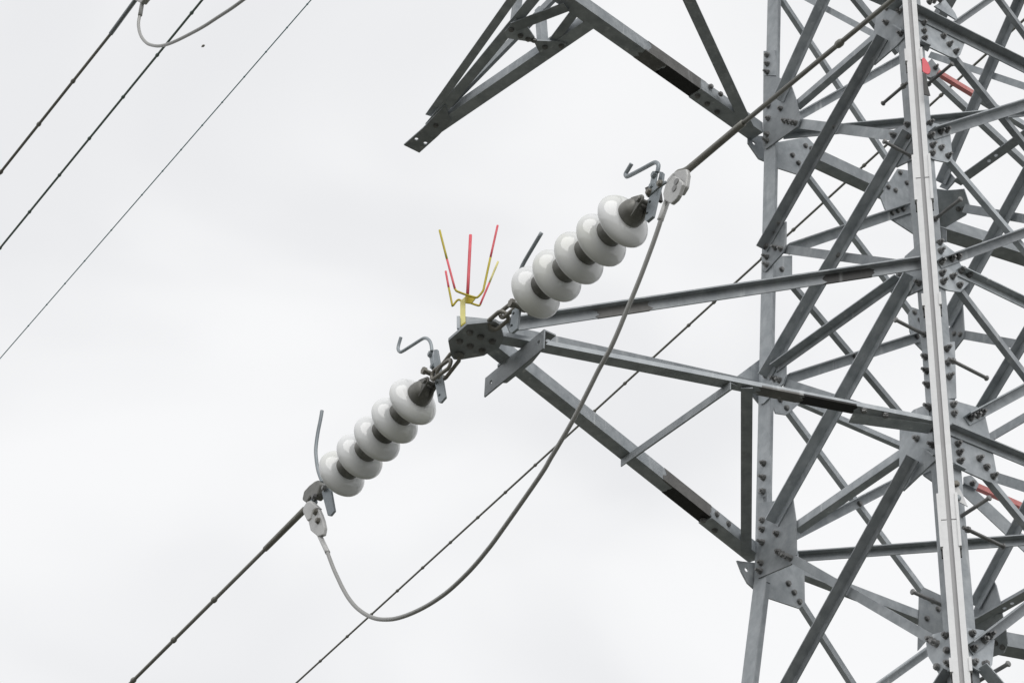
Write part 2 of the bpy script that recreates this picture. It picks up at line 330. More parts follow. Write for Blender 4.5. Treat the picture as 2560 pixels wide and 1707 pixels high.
# ------------------------------------------------------------------ gusset plates
def plate(face, pts, name='gusset_plate', off=.0005, t=.008, mat='steel', parent=TW, px=False):
    pl = FP[face]; P = [(pl.at(*(p if px else zp(*p)), off)) for p in pts]
    bm = bmesh.new(); slab(bm, P, pl.n, t); return link(name, bm, mat, parent)
def Q(z, *xy): return [(z, xy[i], xy[i + 1]) for i in range(0, len(xy), 2)]
GP = {}; UPZ = V((0, 0, 1))
for k, f, pts in [
 ('A1', 'AB', Q(1, 172, 640, 300, 655, 395, 702, 440, 830, 483, 1005, 456, 1070, 192, 1256, 168, 1245)),
 ('A2', 'AB', Q(2, 163, 640, 250, 560, 360, 453, 358, 655, 336, 715, 190, 874, 162, 868)),
 ('A3', 'AB', Q(3, 150, 330, 250, 235, 359, 170, 359, 378, 338, 438, 175, 600, 149, 612)),
 ('A4', 'AB', Q(4, 125, 60, 300, 40, 416, 22, 443, 210, 447, 492, 404, 576, 130, 692, 124, 690)),
 ('A1d', 'AD', Q(1, 280, 1195, 530, 1150, 610, 1235, 560, 1400, 456, 1466, 282, 1410)),
 ('A2d', 'AD', Q(2, 265, 738, 405, 736, 405, 906, 265, 935)),
 ('A3d', 'AD', [(3, 188, 470), (3, 395, 500), (3, 480, 585), (3, 397, 662), (3, 352, 693), (3, 268, 680)]),
 ('A4d', 'AD', Q(4, 190, 600, 446, 440, 508, 655, 512, 905, 464, 939, 190, 848)),
 ('B1', 'AB', Q(1, 1180, 38, 1345, 55, 1352, 320, 1290, 390, 1100, 552, 1086, 350, 1102, 258, 1124, 108)),
 ('B1c', 'BC', Q(1, 1450, 165, 1852, 350, 1806, 470, 1770, 498, 1712, 482, 1462, 362)),
 ('B2', 'AB', Q(1, 1420, 1025, 1345, 1060, 1240, 1112, 1233, 1190, 1285, 1410, 1420, 1345)),
 ('B2c', 'BC', Q(1, 1520, 1065, 1580, 1040, 1640, 1055, 1725, 1145, 1741, 1345, 1700, 1372, 1600, 1352, 1532, 1322)),
 ('B3', 'AB', Q(2, 1490, 635, 1360, 747, 1330, 880, 1365, 1086, 1510, 1018)),
 ('B3c', 'BC', Q(2, 1600, 640, 1662, 640, 1756, 712, 1800, 800, 1892, 960, 1806, 1048, 1700, 1032, 1615, 990)),
 ('B4', 'AB', Q(3, 1550, 610, 1435, 656, 1318, 772, 1316, 1000, 1312, 1240, 1345, 1336, 1625, 1070)),
 ('B4c', 'BC', Q(3, 1690, 562, 1960, 640, 2012, 700, 2062, 920, 2122, 1250, 2090, 1276, 2030, 1256, 1840, 1170, 1725, 1090)),
 ('B5', 'ABl', Q(4, 1745, 1122, 1598, 1162, 1540, 1238, 1558, 1350, 1650, 1502, 1760, 1458)),
 ('B5c', 'BCl', Q(4, 1850, 1110, 2000, 1130, 2092, 1212, 2072, 1420, 2030, 1479, 1960, 1472, 1870, 1415)),
 ('D1', 'AD', Q(2, 1290, 8, 1500, 40, 1500, 600, 1240, 432, 1182, 335, 1146, 240)),
 ('D1u', 'CD', Q(2, 1640, 160, 1722, 32, 1778, 98, 1700, 185)),
 ('D1c', 'Dt1', [(2, 1600, 175), (2, 1700, 190), (2, 1845, 178), (2, 1892, 318), (2, 1862, 400), (2, 1692, 500), (2, 1600, 480)]),
 ('D2', 'AD', Q(2, 1383, 1225, 1412, 1168, 1600, 1230, 1600, 1600, 1510, 1540, 1440, 1470, 1395, 1370)),
 ('D2c', 'CD', Q(2, 1690, 1380, 1732, 1328, 1832, 1155, 1846, 1370, 1838, 1430, 1750, 1546, 1690, 1570)),
 ('D3', 'AD', Q(3, 1440, 1090, 1700, 1090, 1700, 1400, 1590, 1255, 1518, 1205)),
 ('D4', 'AD', Q(4, 1475, 820, 1508, 762, 1740, 870, 1740, 1190, 1560, 1182, 1464, 1292)),
 ('D4u', 'CD', Q(4, 1900, 1040, 1945, 900, 2085, 690, 2112, 746, 2165, 950, 2100, 1010)),
 ('D4c', 'Dt4', Q(4, 1860, 1030, 2165, 985, 2200, 1140, 2212, 1236, 2180, 1316, 2076, 1352, 1860, 1330)),
 ('D3r', 'R4', Q(3, 1840, 1220, 1900, 1205, 1945, 1250, 1967, 1280, 1945, 1325, 1840, 1270)),
 ('D0r', 'R1', Q(1, 1530, 540, 1570, 500, 1640, 590, 1600, 640, 1560, 660, 1530, 650)),
 ]: GP[k] = plate(f, pts)
plate('LA', [(1838, 943.8), (1902, 896), (1909, 900), (1909, 1015), (1896, 1011), (1877, 988), (1868, 975)], px=True, off=-.03)
o = plate('LA', [(1840, 1402), (1851, 1404), (1909, 1410), (1909, 1478), (1886, 1476), (1866, 1458), (1851, 1430)], px=True, off=-.03); punch(o, [(FP['LA'].at(*(1865, 1424), -.026), vL, .011)])
o = plate('LA', [(1868, 339), (1909, 343), (1909, 405), (1895, 399), (1868, 360)], px=True, off=-.03); punch(o, [(FP['LA'].at(*(1884, 359), -.026), vL, .011)])
for z in Z:                                         # plates of the far right leg, just outside the picture
    for f, o_ in (('BC', 'B'), ('CD', 'D')):
        n = FP[f].n; c = leg('C', z); d_ = (leg(o_, z) - c).normalized()
        bm = bmesh.new(); slab(bm, [c + d_ * u + UPZ * v + n * .0005 for u, v in ((.0, -.2), (.0, .2), (.1, .18), (.24, .06), (.24, -.08), (.1, -.18))], n, .008); link('gusset_plate', bm, 'steel', TW)
for f, pts in (('AB', Q(3, 1513, 986, 1528, 982, 1625, 1040, 1612, 1052)), ('AB', Q(1, 1268, 226, 1284, 222, 1352, 262, 1345, 274)),
               ('BC', Q(1, 1470, 352, 1545, 392, 1545, 404, 1470, 366)), ('BC', Q(3, 1745, 1108, 1840, 1158, 1838, 1170, 1745, 1122))):
    plate(f, pts, 'stiffener_plate', off=.008, t=.022)
# splice plates on the legs
for f, pts in [('AB', Q(1, 172, 435, 262, 425, 274, 515, 274, 640, 170, 640)), ('AB', Q(3, 128, 1098, 232, 1034, 237, 1440, 190, 1560, 122, 1560)),
               ('AB', Q(4, 122, -30, 200, -30, 200, 60, 122, 60))]:
    plate(f, pts, 'splice_plate', off=.001, t=.007, parent=LEGS['A'])
for f, pts in [('BC', Q(3, 1665, 95, 1762, 85, 1776, 560, 1690, 562)), ('AB', Q(3, 1502, 150, 1590, 140, 1600, 610, 1535, 610)),
               ('CD', Q(2, 1655, 500, 1695, 520, 1695, 622, 1660, 622))]:
    plate(f, pts, 'splice_plate', off=.001, t=.006, parent=LEGS['B'])
# ------------------------------------------------------------------ bolts
bolt_i = [0]; rest = bmesh.new()
def bolt_bm(bm, P, n, kind):
    rot = random.random() * 6
    if kind == 'nut':
        prism(bm, P - n * .002, n, .0165, .005, 12); prism(bm, P, n, .0140, .017, 6, rot); prism(bm, P, n, .0075, .022 + .014 * random.random(), 8)
    else:
        prism(bm, P - n * .002, n, .0155, .004, 12); prism(bm, P, n, .0135, .010, 6, rot); prism(bm, P, n, .0095, .0125, 8)
def bolts(face, z, xy, parent, off=.0085, kind='nut', back=False):
    pl = FP[face]
    for i in range(0, len(xy), 2):
        x, y = zp(z, xy[i], xy[i + 1]); P = pl.at(x, y, off); n = -pl.n if back else pl.n
        P = P - n * 0.0
        if bolt_i[0] < 100 and parent is not None:
            bm = bmesh.new(); bolt_bm(bm, P, n, kind); link('bolt', bm, 'bolt', parent); bolt_i[0] += 1
        else: bolt_bm(rest, P, n, kind)
G = GP
bolts('AB', 1, (208, 893, 310, 915, 208, 997, 345, 1018, 378, 1024, 408, 1030, 435, 1036, 200, 1130, 198, 1185), G['A1'])
bolts('BC', 1, (1502, 200, 1506, 266, 1510, 328, 1668, 310, 1718, 378, 1772, 440), G['B1c'])
bolts('BC', 1, (1552, 22, 1588, 12, 1640, 4), None, off=.017)
plate('BC', Q(1, 1590, 60, 1680, 6, 1765, 120, 1792, 186))
bolts('AB', 1, (1203, 70, 1200, 195, 1310, 100, 1322, 290), G['B1'])
bolts('BC', 1, (1558, 1035, 1576, 1225, 1650, 1245, 1576, 1290, 1708, 1313), G['B2c'])
bolts('BC', 1, (1565, 1140, 1648, 1110, 1698, 1096), G['B2c'], off=.017)
bolts('AB', 1, (1380, 1050, 1262, 1140), G['B2'])
bolts('BC', 2, (1640, 628, 1645, 700, 1655, 888, 1745, 915, 1665, 958, 1803, 988), G['B3c'])
bolts('BC', 2, (1655, 790, 1742, 765, 1795, 748, 1815, 865, 1885, 900), G['B3c'], off=.017)
bolts('AB', 2, (1475, 970,), G['B3']); bolts('AB', 2, (1375, 805, 1465, 795), G['B3'], off=.03, kind='head')
bolts('AB', 3, (1556, 628, 1570, 815, 1455, 895, 1590, 950, 1395, 772, 1440, 782), G['B4'])
bolts('BC', 3, (1750, 612, 1757, 686, 1790, 940, 1801, 1013, 1806, 1088, 1970, 1062, 2030, 1136, 2088, 1211), G['B4c'])
bolts('BC', 3, (1900, 722, 1955, 700, 1995, 680), G['B4c'], off=.017)
bolts('BCl', 4, (1908, 1155, 1930, 1395, 2020, 1410), G['B5c']); bolts('BCl', 4, (1925, 1278, 2016, 1208, 2062, 1170), G['B5c'], off=.017)
bolts('ABl', 4, (1700, 1170, 1565, 1205, 1592, 1222, 1620, 1238, 1722, 1405), G['B5'])
bolts('AB', 4, (158, 203, 158, 280, 278, 315, 158, 388, 295, 468, 325, 486, 360, 506, 392, 520, 148, 560, 140, 628), G['A4'])
bolts('AB', 2, (270, 672, 312, 680, 195, 750, 195, 815), G['A2']); bolts('AB', 3, (262, 395, 300, 405), G['A3'])
bolts('AB', 1, (198, 466, 200, 540, 200, 610), LEGS['A']); bolts('AB', 3, (170, 1103, 168, 1222, 165, 1338), LEGS['A'])
bolts('BC', 3, (1700, 140, 1708, 258, 1718, 375), LEGS['B']); bolts('AB', 3, (1528, 210, 1538, 327, 1548, 445), LEGS['B']); bolts('BC', 2, (1698, 1518), LEGS['B'])
# heads on the front diagonals, then the back faces
for f, z, xy in [('AB', 1, (1150, 350, 1102, 420, 1062, 495, 750, 1062)), ('AB', 2, (290, 462, 245, 535, 190, 655, 792, 730)), ('AB', 1, (1385, 1150, 1285, 1275, 1250, 1335)),
                 ('AB', 3, (285, 165, 240, 235, 180, 365, 285, 262)), ('AB', 2, (1303, 895, 1370, 930, 1325, 1010)), ('AB', 3, (1405, 1100, 1352, 1180, 1308, 1258)),
                 ('AB', 4, (335, 32, 290, 100, 255, 188, 822, 775)), ('ABl', 4, (1700, 1290, 1618, 1430)), ('AB', 3, (335, 1412, 290, 1480))]:
    bolts(f, z, xy, None, off=.0165, kind='head')
for f, z, xy in [('AD', 1, (515, 1226, 565, 1250, 405, 1305, 455, 1370)), ('AD', 2, (315, 852, 1310, 42, 1365, 127, 1210, 162, 1270, 190, 1430, 1212, 1475, 1275)),
                 ('AD', 3, (302, 570, 355, 637)), ('AD', 4, (372, 732, 420, 808, 465, 885, 1578, 875, 1628, 945, 1535, 1025)),
                 ('Dt1', 2, (1800, 345, 1845, 345)), ('CD', 2, (1765, 1390, 1815, 1396)), ('CD', 4, (2055, 770, 2025, 835, 1985, 905)), ('Dt4', 4, (2110, 1230, 2170, 1265))]:
    bolts(f, z, xy, None, off=0, kind='head', back=True)
bolts('AD', 2, (1245, 380, 1290, 362, 1335, 348), None, off=-.015, kind='head', back=True)
bolts('AD', 3, (930, 205, 970, 1440, 1450, 40), None, off=-.015, kind='head', back=True)
bolts('R4', 3, (1918, 1270), None, off=.009); bolts('R1', 1, (1605, 572), None, off=.009)
# ------------------------------------------------------------------ step bolts on the near leg
for f, z, x0, y0, sgn, L in [('BC', 1, 1540, 712, 1, .17), ('BC', 2, 1600, 432, 1, .17), ('BC', 4, 1800, 182, 1, .18), ('BC', 4, 1945, 1562, 1, .18),
                          ('AB', 1, 1412, 1318, 1, .17), ('AB', 2, 1522, 1402, 1, .17), ('AB', 4, 1702, 930, 1, .18),
                          ('BC', 1, 1345, 718, -1, .15), ('AB', 3, 1745, 238, -1, .2), ('AB', 4, 1868, 275, -1, .2)]:
    pl = FP[f]; P = pl.at(*zp(z, x0, y0), 0); n = pl.n * sgn; bm = bmesh.new()
    lathe(bm, [(-.02, 0), (-.02, .0085), (L, .0085), (L, .0115), (L + .005, .0135), (L + .010, .011), (L + .012, 0)], P, n, 12)
    prism(bm, P, n, .0145, .014, 6); link('step_bolt', bm, 'bolt', LEGS['B'], smooth=False)
# ------------------------------------------------------------------ cross-arms
UPV = V((0, 0, 1))
def chord(P0, P1, d1, d2, w1, w2, mat='steel', t=.007, name='crossarm_chord'):
    bm = bmesh.new(); angle(bm, P0, P1, d1, d2, w1, w2, t); return link(name, bm, mat, TW)
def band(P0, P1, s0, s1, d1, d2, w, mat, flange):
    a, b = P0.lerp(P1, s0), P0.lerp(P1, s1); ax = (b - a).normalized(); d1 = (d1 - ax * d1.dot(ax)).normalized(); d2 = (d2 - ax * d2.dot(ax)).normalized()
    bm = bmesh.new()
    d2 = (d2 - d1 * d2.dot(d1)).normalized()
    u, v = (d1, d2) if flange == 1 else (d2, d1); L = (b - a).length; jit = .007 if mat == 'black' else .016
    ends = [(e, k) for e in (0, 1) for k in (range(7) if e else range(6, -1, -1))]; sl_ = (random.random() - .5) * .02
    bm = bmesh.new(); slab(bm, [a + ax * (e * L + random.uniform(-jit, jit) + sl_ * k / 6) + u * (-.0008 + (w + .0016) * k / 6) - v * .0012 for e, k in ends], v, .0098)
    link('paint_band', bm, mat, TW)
def par(P0, P1, x, y):                              # parameter of the chord point nearest to a picture position
    a, b = proj(P0), proj(P1); d = b - a; return (V((x, y)) - a).dot(d) / d.dot(d)
# middle left arm
cA0, cA1 = FP['H4'].at(1904, 1393), FP['H4'].at(1215, 844)
cB0, cB1 = leg('B', 0), T4 + UPV * .0
chord(cA0, cA1, UPV, -vL, .064, .066)
cB = (FP['H4'].at(2333.6, 1052), FP['H4'].at(1250, 838))
chord(cB[0], cB[1], UPV, -vL, .022, .060)
B3 = leg('B', Z[3])
PB = pl3(leg('B', Z[3]), T4 + vL * .06, leg('B', 0), vL); uB0, uB1 = PB.at(2300.8, 651), PB.at(1262, 806)
chord(uB0, uB1, -UPV, vL, .050, .042)
PA = pl3(leg('A', Z[3]), T4, leg('A', 0), vL); uA0, uA1 = PA.at(1895, 952), PA.at(1285, 816)
chord(uA0, uA1, -UPV, -vL, .055, .05)
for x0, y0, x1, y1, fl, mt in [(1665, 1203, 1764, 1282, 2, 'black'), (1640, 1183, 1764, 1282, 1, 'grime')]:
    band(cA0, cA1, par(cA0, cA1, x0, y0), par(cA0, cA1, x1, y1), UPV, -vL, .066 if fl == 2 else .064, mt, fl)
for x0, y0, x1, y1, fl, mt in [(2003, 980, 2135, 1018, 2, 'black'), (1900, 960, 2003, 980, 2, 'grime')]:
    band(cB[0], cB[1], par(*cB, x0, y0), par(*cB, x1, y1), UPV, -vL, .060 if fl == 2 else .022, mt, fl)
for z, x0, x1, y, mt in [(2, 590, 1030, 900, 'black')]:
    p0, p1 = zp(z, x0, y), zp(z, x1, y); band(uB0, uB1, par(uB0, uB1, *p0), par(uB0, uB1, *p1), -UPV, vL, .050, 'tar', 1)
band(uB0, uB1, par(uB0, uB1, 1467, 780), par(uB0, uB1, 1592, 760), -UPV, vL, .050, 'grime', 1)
def hbar(name, e0, e1, W, pl, up=UPV, side=None, w1=None, mat='steel'):
    a, b = FP[pl].at(*e0), FP[pl].at(*e1); return a, b
# braces in the arm's lower plane
q4 = Plane(M(0, 0, 0) - UPV * .003, UPV); a, b = q4.at(1552, 1147), q4.at(1825, 954); bm = bmesh.new(); angle(bm, a, b, -UPV, -nOUT, .040, .04, .005); link('crossarm_brace', bm, 'steel', TW)
a, b = FP['H4'].at(1852, 965), FP['H4'].at(1852, 1384); bm = bmesh.new(); angle(bm, a - UPV * .012, b - UPV * .012, FP['H4'].at(1875, 1100) - FP['H4'].at(1852, 1100), UPV, .05, .04, .005); link('crossarm_brace', bm, 'steel', TW)
# splice angle where the lower chord meets the near leg
sp0, sp1 = FP['H4'].at(*zp(3, 915, 672)), FP['H4'].at(*zp(3, 1590, 765))
bm = bmesh.new(); angle(bm, sp0 - UPV * .0075, sp1 - UPV * .0075, UPV, -vL, .03, .07, .006); link('splice_plate', bm, 'steel', TW)
P = FP['H4'].at(*zp(3, 1000, 640)); 
for x, y in ((1005, 642), (1185, 680)):
    bolt_bm(rest, FP['H4'].at(*zp(3, x, y)) - UPV * .009, -UPV, 'head')
# splice angle near the far leg, with its bolts
sa, sb = cA1.lerp(cA0, 0), cA0; s0, s1 = par(cA0, cA1, 1765, 1281), par(cA0, cA1, 1903, 1392)
a, b = cA0.lerp(cA1, s0), cA0.lerp(cA1, s1); bm = bmesh.new(); angle(bm, a - UPV * .008 + vL * .008, b - UPV * .008 + vL * .008, UPV, -vL, .060, .076, .007); link('splice_plate', bm, 'steel', TW)
sv_ = Plane(a + vL * .008, (b - a).cross(UPV) * (1 if (b - a).cross(UPV).dot(vL) > 0 else -1))
for x, y in ((1791, 1285), (1820, 1309)): bolt_bm(rest, sv_.at(x, y, 0), sv_.n, 'head')
sh_ = Plane(a - UPV * .008, UPV)
for x, y in ((1758, 1299), (1787, 1324)): bolt_bm(rest, sh_.at(x, y, 0), -UPV, 'head')
# tip plate
def hplate(pts, z, t, name, org, sc, mat='steel'):
    pl = Plane(M(0, 0, 0) + UPV * z, UPV); bm = bmesh.new(); slab(bm, [pl.at(org[0] + sc * x, org[1] + sc * y) for x, y in pts], UPV, t); return link(name, bm, mat, TW)
TO, TS = (1100, 750), .15944
tipp = hplate([(128, 640), (425, 382), (865, 338), (950, 392), (1000, 605), (930, 745), (720, 852), (690, 872), (300, 940), (215, 930), (172, 870)], -.006, .014, 'tip_plate', TO, TS)
hp = Plane(M(0, 0, 0) - UPV * .006, UPV)
for x, y in ((470, 505), (640, 570), (310, 640), (475, 715), (820, 640), (660, 785)):
    bolt_bm(rest, hp.at(TO[0] + TS * x, TO[1] + TS * y), -UPV, 'head')
prism(rest, hp.at(TO[0] + TS * 300, TO[1] + TS * 850), -UPV, .022, .008, 16); prism(rest, hp.at(TO[0] + TS * 825, TO[1] + TS * 445), -UPV, .02, .005, 16)
# upper tip plate and the upright between them
vp = Plane(T4, V((0, -1, 0))); tq = lambda x, y, off=0: vp.at(TO[0] + TS * x, TO[1] + TS * y, off)
bm = bmesh.new(); slab(bm, [tq(262, 250), tq(310, 248), tq(312, 440), tq(262, 440)], V((0, 1, 0)), .02); link('tip_plate', bm, 'steel', TW)
bm = bmesh.new(); slab(bm, [tq(300, 262, -.03), tq(400, 258, -.03), tq(880, 305, -.03), tq(860, 345, -.03), tq(430, 390, -.03), tq(300, 460, -.03)], V((0, 1, 0)), .012); link('tip_plate', bm, 'steel', TW)
bm = bmesh.new(); sp_ = Plane(T4 - nOUT * .12, vL)
slab(bm, [sp_.at(TO[0] + TS * x, TO[1] + TS * y) for x, y in ((900, 330), (1090, 330), (1110, 480), (1060, 530), (985, 560))], -vL, .01); link('gusset_plate', bm, 'steel', TW)
# hanger angle slung under the lower chords
hz = Plane(M(0, 0, 0) - UPV * .009, UPV); h0, h1 = hz.at(TO[0] + TS * 708, TO[1] + TS * 1222), hz.at(TO[0] + TS * 1632, TO[1] + TS * 455)
ax = (h1 - h0).normalized(); bm = bmesh.new(); angle(bm, h0, h1, -UPV, -nOUT, .098, .06, .007); hg = link('hanger_angle', bm, 'steel', TW)
hf = Plane(h0, nOUT)
punch(hg, [(hf.at(TO[0] + TS * x, TO[1] + TS * y), nOUT, .0100) for x, y in ((795, 1285), (1535, 660))] + [(hz.at(TO[0] + TS * 1692, TO[1] + TS * 617), UPV, .0105)])
hplate([(960, 1300), (1050, 1302), (1450, 980), (1640, 745), (1500, 640), (900, 1040)], -.006, .012, 'gusset_plate', TO, TS)
# upper left arm (its near half of the lower chord and the braces show)
U1 = FP['H1']
ua, ub = U1.at(1905, 331), U1.at(1404, -23)
dirU = (ub - ua).normalized(); ue = ua + dirU * 2.75
chord(ua, ue, UPV, -vL, .075, .082, t=.008)
for x0, y0, x1, y1, fl, mt in [(1645, 150, 1751, 224, 2, 'black'), (1585, 107, 1645, 150, 2, 'grime'), (1600, 118, 1751, 224, 1, 'grime')]:
    band(ua, ue, par(ua, ue, x0, y0), par(ua, ue, x1, y1), UPV, -vL, .082 if fl == 2 else .075, mt, fl)
a, b = U1.at(1751, 222), U1.at(1905, 331); bm = bmesh.new(); angle(bm, a - UPV * .008 + vL * .008, b - UPV * .008 + vL * .008, UPV, -vL, .071, .092, .007); spl = link('splice_plate', bm, 'steel', TW)
spv = Plane(a + vL * .008, vL)
for x, y in ((1777, 217), (1801, 236)): bolt_bm(rest, spv.at(x, y, 0), vL, 'head')
for x, y in ((1744, 240), (1768, 260), (1793, 280)): bolt_bm(rest, U1.at(x, y, -.010), -UPV, 'head')
ub0 = leg('B', Z[1]); ub1 = ARM(3.55, .33, Z[1]); chord(ub0 + nOUT * .02 + UPV * .03, ub1, UPV, -vL, .07, .08)
a, b = U1.at(1703, -10), U1.at(1856, 318); bm = bmesh.new(); angle(bm, a - UPV * .012, b - UPV * .012, U1.at(1726, 0) - a, UPV, .062, .05, .006); link('crossarm_brace', bm, 'steel', TW)
for L in 'AB': chord(leg(L, Z[0]), ue if L == 'A' else ub1, -UPV, vL if L == 'B' else -vL, .07, .06)
chord(ue, ub1, UPV, -nOUT, .08, .08)
# right-hand arms
for Tt, lo, up, P in ((T4r, 0, Z[3], 'R4'), (T1r, Z[1], Z[0], 'R1')):
    for L in 'CD':
        q0 = leg(L, lo); q1 = Tt
        if L == 'D' and lo > 1: q0 = Plane(q0, UPV).at(*zp(2, 1640, 492)); q1 = Plane(q0, UPV).at(*zp(2, 1640, 492).lerp(zp(2, 1985, 602), 9.0))
        chord(q0, q1, UPV, -vL, .08, .1)
        if L == 'C': chord(leg(L, up), Tt + UPV * .1, -UPV, vL, .07, .06)
for Tt, z in ((ARM(2.87, 0, 5.8), 1), (ARM(-2.87, 0, 5.8), -1)):
    for L in ('AB' if z > 0 else 'CD'):
        chord(leg(L, 5.8), Tt, UPV, -vL, .07, .08); chord(leg(L, 6.9), Tt + UPV * .1, -UPV, -vL, .06, .06)
def redbar(pl, e0, e1, W):
    o = bar('crossarm_chord', pl, e0, e1, W, 'i', 'b', mat='red'); o['label'] = 'red painted chord of the far cross-arm'
redbar('R1', (1, 1625, 612), (1, 1975, 822), 62); bar('crossarm_chord', 'R1', (1, 1975, 828), (1, 2900, 1393), 74, 'i', 'b'); redbar('R4', (3, 1950, 1296), (3, 3000, 1760), 62)
bar('crossarm_brace', 'R1', (1, 1540, 610), (1, 2700, 1690), 78, 'i', 'b')
bar('crossarm_brace', 'R4', (4, 1830, -90), (4, 2900, 905), 100, 'i', 't')
# jumper bracket that reaches back from the upper arm
BO, BS = (980, 0), .25505; bq = lambda x, y, off=0: U1.at(BO[0] + BS * x, BO[1] + BS * y, off)
def bplate(pts, off, t=.008): bm = bmesh.new(); slab(bm, [bq(x, y, off) for x, y in pts], UPV, t); return link('bracket_plate', bm, 'steel', TW)
bt = bplate([(115, 1424), (300, 1262), (520, 1030), (580, 1200), (452, 1335), (268, 1500)], -.010)
def bchord(c0, c1, W, d2, off=0, name='bracket_chord', wv=.06):       # underside width W, upright flange on the near or far side
    a0, a1 = V(c0), V(c1); d = (a1 - a0).normalized(); p = V((-d.y, d.x)) * W / 2
    P0, P1, R0 = bq(*(a0 + p), off), bq(*(a1 + p), off), bq(*(a0 - p), off)
    wd = (R0 - P0); axx = (P1 - P0).normalized(); wd -= axx * wd.dot(axx); bm = bmesh.new()
    if d2 > 0: angle(bm, P0, P1, wd, UPV, wd.length, wv, .006)
    else: angle(bm, P0 + wd, P1 + wd, -wd, UPV, wd.length, wv, .006)
    return link(name, bm, 'steel', TW)
bchord((380, 1225), (1450, -70), 92, 1, 0); bchord((420, 1280), (1960, 232), 105, -1, -.0005)
bplate([(1100, 320), (1210, 190), (1330, 270), (1400, 375), (1365, 415), (1130, 378)], -.009); bplate([(1385, 400), (1640, 410), (1720, 440), (1680, 480), (1540, 582), (1460, 550)], -.010)
bchord((1205, 265), (1720, 70), 92, 1, -.018, wv=.04); bchord((1590, 395), (1790, 130), 85, 1, .004, wv=.05)
# the two raking members rise to the arm's upper chord
def rake(c0, c1, al1, W, dark):
    e0 = V((BO[0] + BS * c0[0], BO[1] + BS * c0[1])); e1 = V((BO[0] + BS * c1[0], BO[1] + BS * c1[1]))
    P0 = U1.at(*e0, .03); P1 = Plane(ARM(al1, 0, 0), nOUT).at(*e1); bm = bmesh.new(); ax = (P1 - P0).normalized()
    sd_ = ax.cross(UPV).normalized(); P1 = P1 + (P1 - P0) * .25
    if dark: angle(bm, P0, P1, sd_, UPV, W, W, .005)
    else: angle(bm, P0, P1, UPV, -sd_, W, W * .4, .005)
    link('bracket_chord', bm, 'steel', TW)
rake((405, 1150), (1228, 0), 2.5, .046, True); rake((560, 1040), (1580, 0), 2.1, .05, False)
def upright(c0, c1, W, al):
    e0 = V((BO[0] + BS * c0[0], BO[1] + BS * c0[1])); e1 = V((BO[0] + BS * c1[0], BO[1] + BS * c1[1])); pl = Plane(U1.at(*e0), vL)
    P0, P1 = pl.at(*e0), pl.at(*e1); bm = bmesh.new(); angle(bm, P0, P1, -nOUT, -vL, W, .04, .005); link('bracket_brace', bm, 'steel', TW)
upright((1465, 400), (1440, 60), .045, 0); upright((1195, 200), (1225, -30), .035, 0)
bolt_bm(rest, bq(1390, 395, -.01), -UPV, 'head')
for x, y in ((1170, 290), (1260, 350), (1500, 460), (1660, 450), (1335, 385), (430, 1230)): bolt_bm(rest, bq(x, y, -.01), -UPV, 'head')
punch(bt, [(bq(x, y, -.006), UPV, .0105) for x, y in ((240, 1360), (328, 1400))])
rb = link('bolt', rest, 'bolt', TW); rb['kind'] = 'stuff'; rb['label'] = 'bolt heads on the braces and back faces'
# ------------------------------------------------------------------ climbing rail on the near leg
RAIL = thing('climbing_rail', leg('B', -3.0), 'pale aluminium safety rail running up the front of the nearest tower leg', 'rail')
rl0, rl1 = leg('B', -1.75) + V((0, -.05, 0)), leg('B', 2.2 + 1.6) + V((0, -.05, 0))
RPU = pl3(leg('B', 1) + V((0, -.052, 0)), leg('B', 0) + V((0, -.052, 0)), leg('B', 0) + V((1, -.052, 0)), V((0, -1, 0)))
RPD = pl3(leg('B', WAIST) + V((0, -.052, 0)), leg('B', -3) + V((0, -.052, 0)), leg('B', WAIST) + V((1, -.052, 0)), V((0, -1, 0)))
lx = V((1, 0, 0)); ry = V((0, -1, 0))
YW = proj(leg('B', WAIST) + V((0, -.052, 0))).y
def rp(y):                                          # rail centre at a picture height (centre line surveyed at two heights)
    s = (y - 0) / 1687; return (RPU if y <= YW else RPD).at(2274.5 + 129.5 * s - 3.0 * math.sin(math.pi * min(max(s, 0), 1)), y)
def rbox(bm, y0, y1, o_, wu, wv):                   # rail piece, split where the leg bends
    cut = [y0] + ([YW] if y0 < YW < y1 else []) + [y1]
    for a, b in zip(cut, cut[1:]): box(bm, rp(a) + o_, rp(b) + o_, lx, wu, ry, wv)
bm = bmesh.new()
rbox(bm, -300, 1900, V((0, 0, 0)), .064, .006); link('rail_web', bm, 'groove', RAIL)
for s, wd in ((-1, .026), (1, .024)):
    joints = [-300, 453, 1306, 1900]
    for y0, y1 in zip(joints, joints[1:]):
        bm = bmesh.new()
        o_ = lx * (s * (.0345 - wd / 2)) + ry * .022
        rbox(bm, y0 + 1.2, y1 - 1.2, o_, wd, .005)
        e_ = lx * (s * .0325) + ry * .011
        rbox(bm, y0 + 1.2, y1 - 1.2, e_, .004, .0165); link('rail_lip', bm, 'alu', RAIL)
for y0, y1, pr in [(131, 161, .006), (396, 508, .004), (742, 772, .006), (1241, 1374, .004), (1651, 1686, .006)]:
    for s in (-1, 1):
        bm = bmesh.new(); o_ = lx * (s * .0375) + ry * .014; rbox(bm, y0, y1, o_, .012, .034); link('splice_clamp', bm, 'alu', RAIL)
        bm = bmesh.new(); o_ = lx * (s * .037) + ry * .002; rbox(bm, y1, y1 + 20, o_, .008, .012); link('clamp_pin', bm, 'dark', RAIL)
RB = Plane(leg('B', 0) + V((0, -.03, 0)), V((0, -1, 0)))
def rplate(pts, mat, name, org, sc, t=.006):
    bm = bmesh.new(); slab(bm, [RB.at(org[0] + sc * x, org[1] + sc * y) for x, y in pts], V((0, -1, 0)), t); return link(name, bm, mat, RAIL)
o = (2230, 130); s = .12755
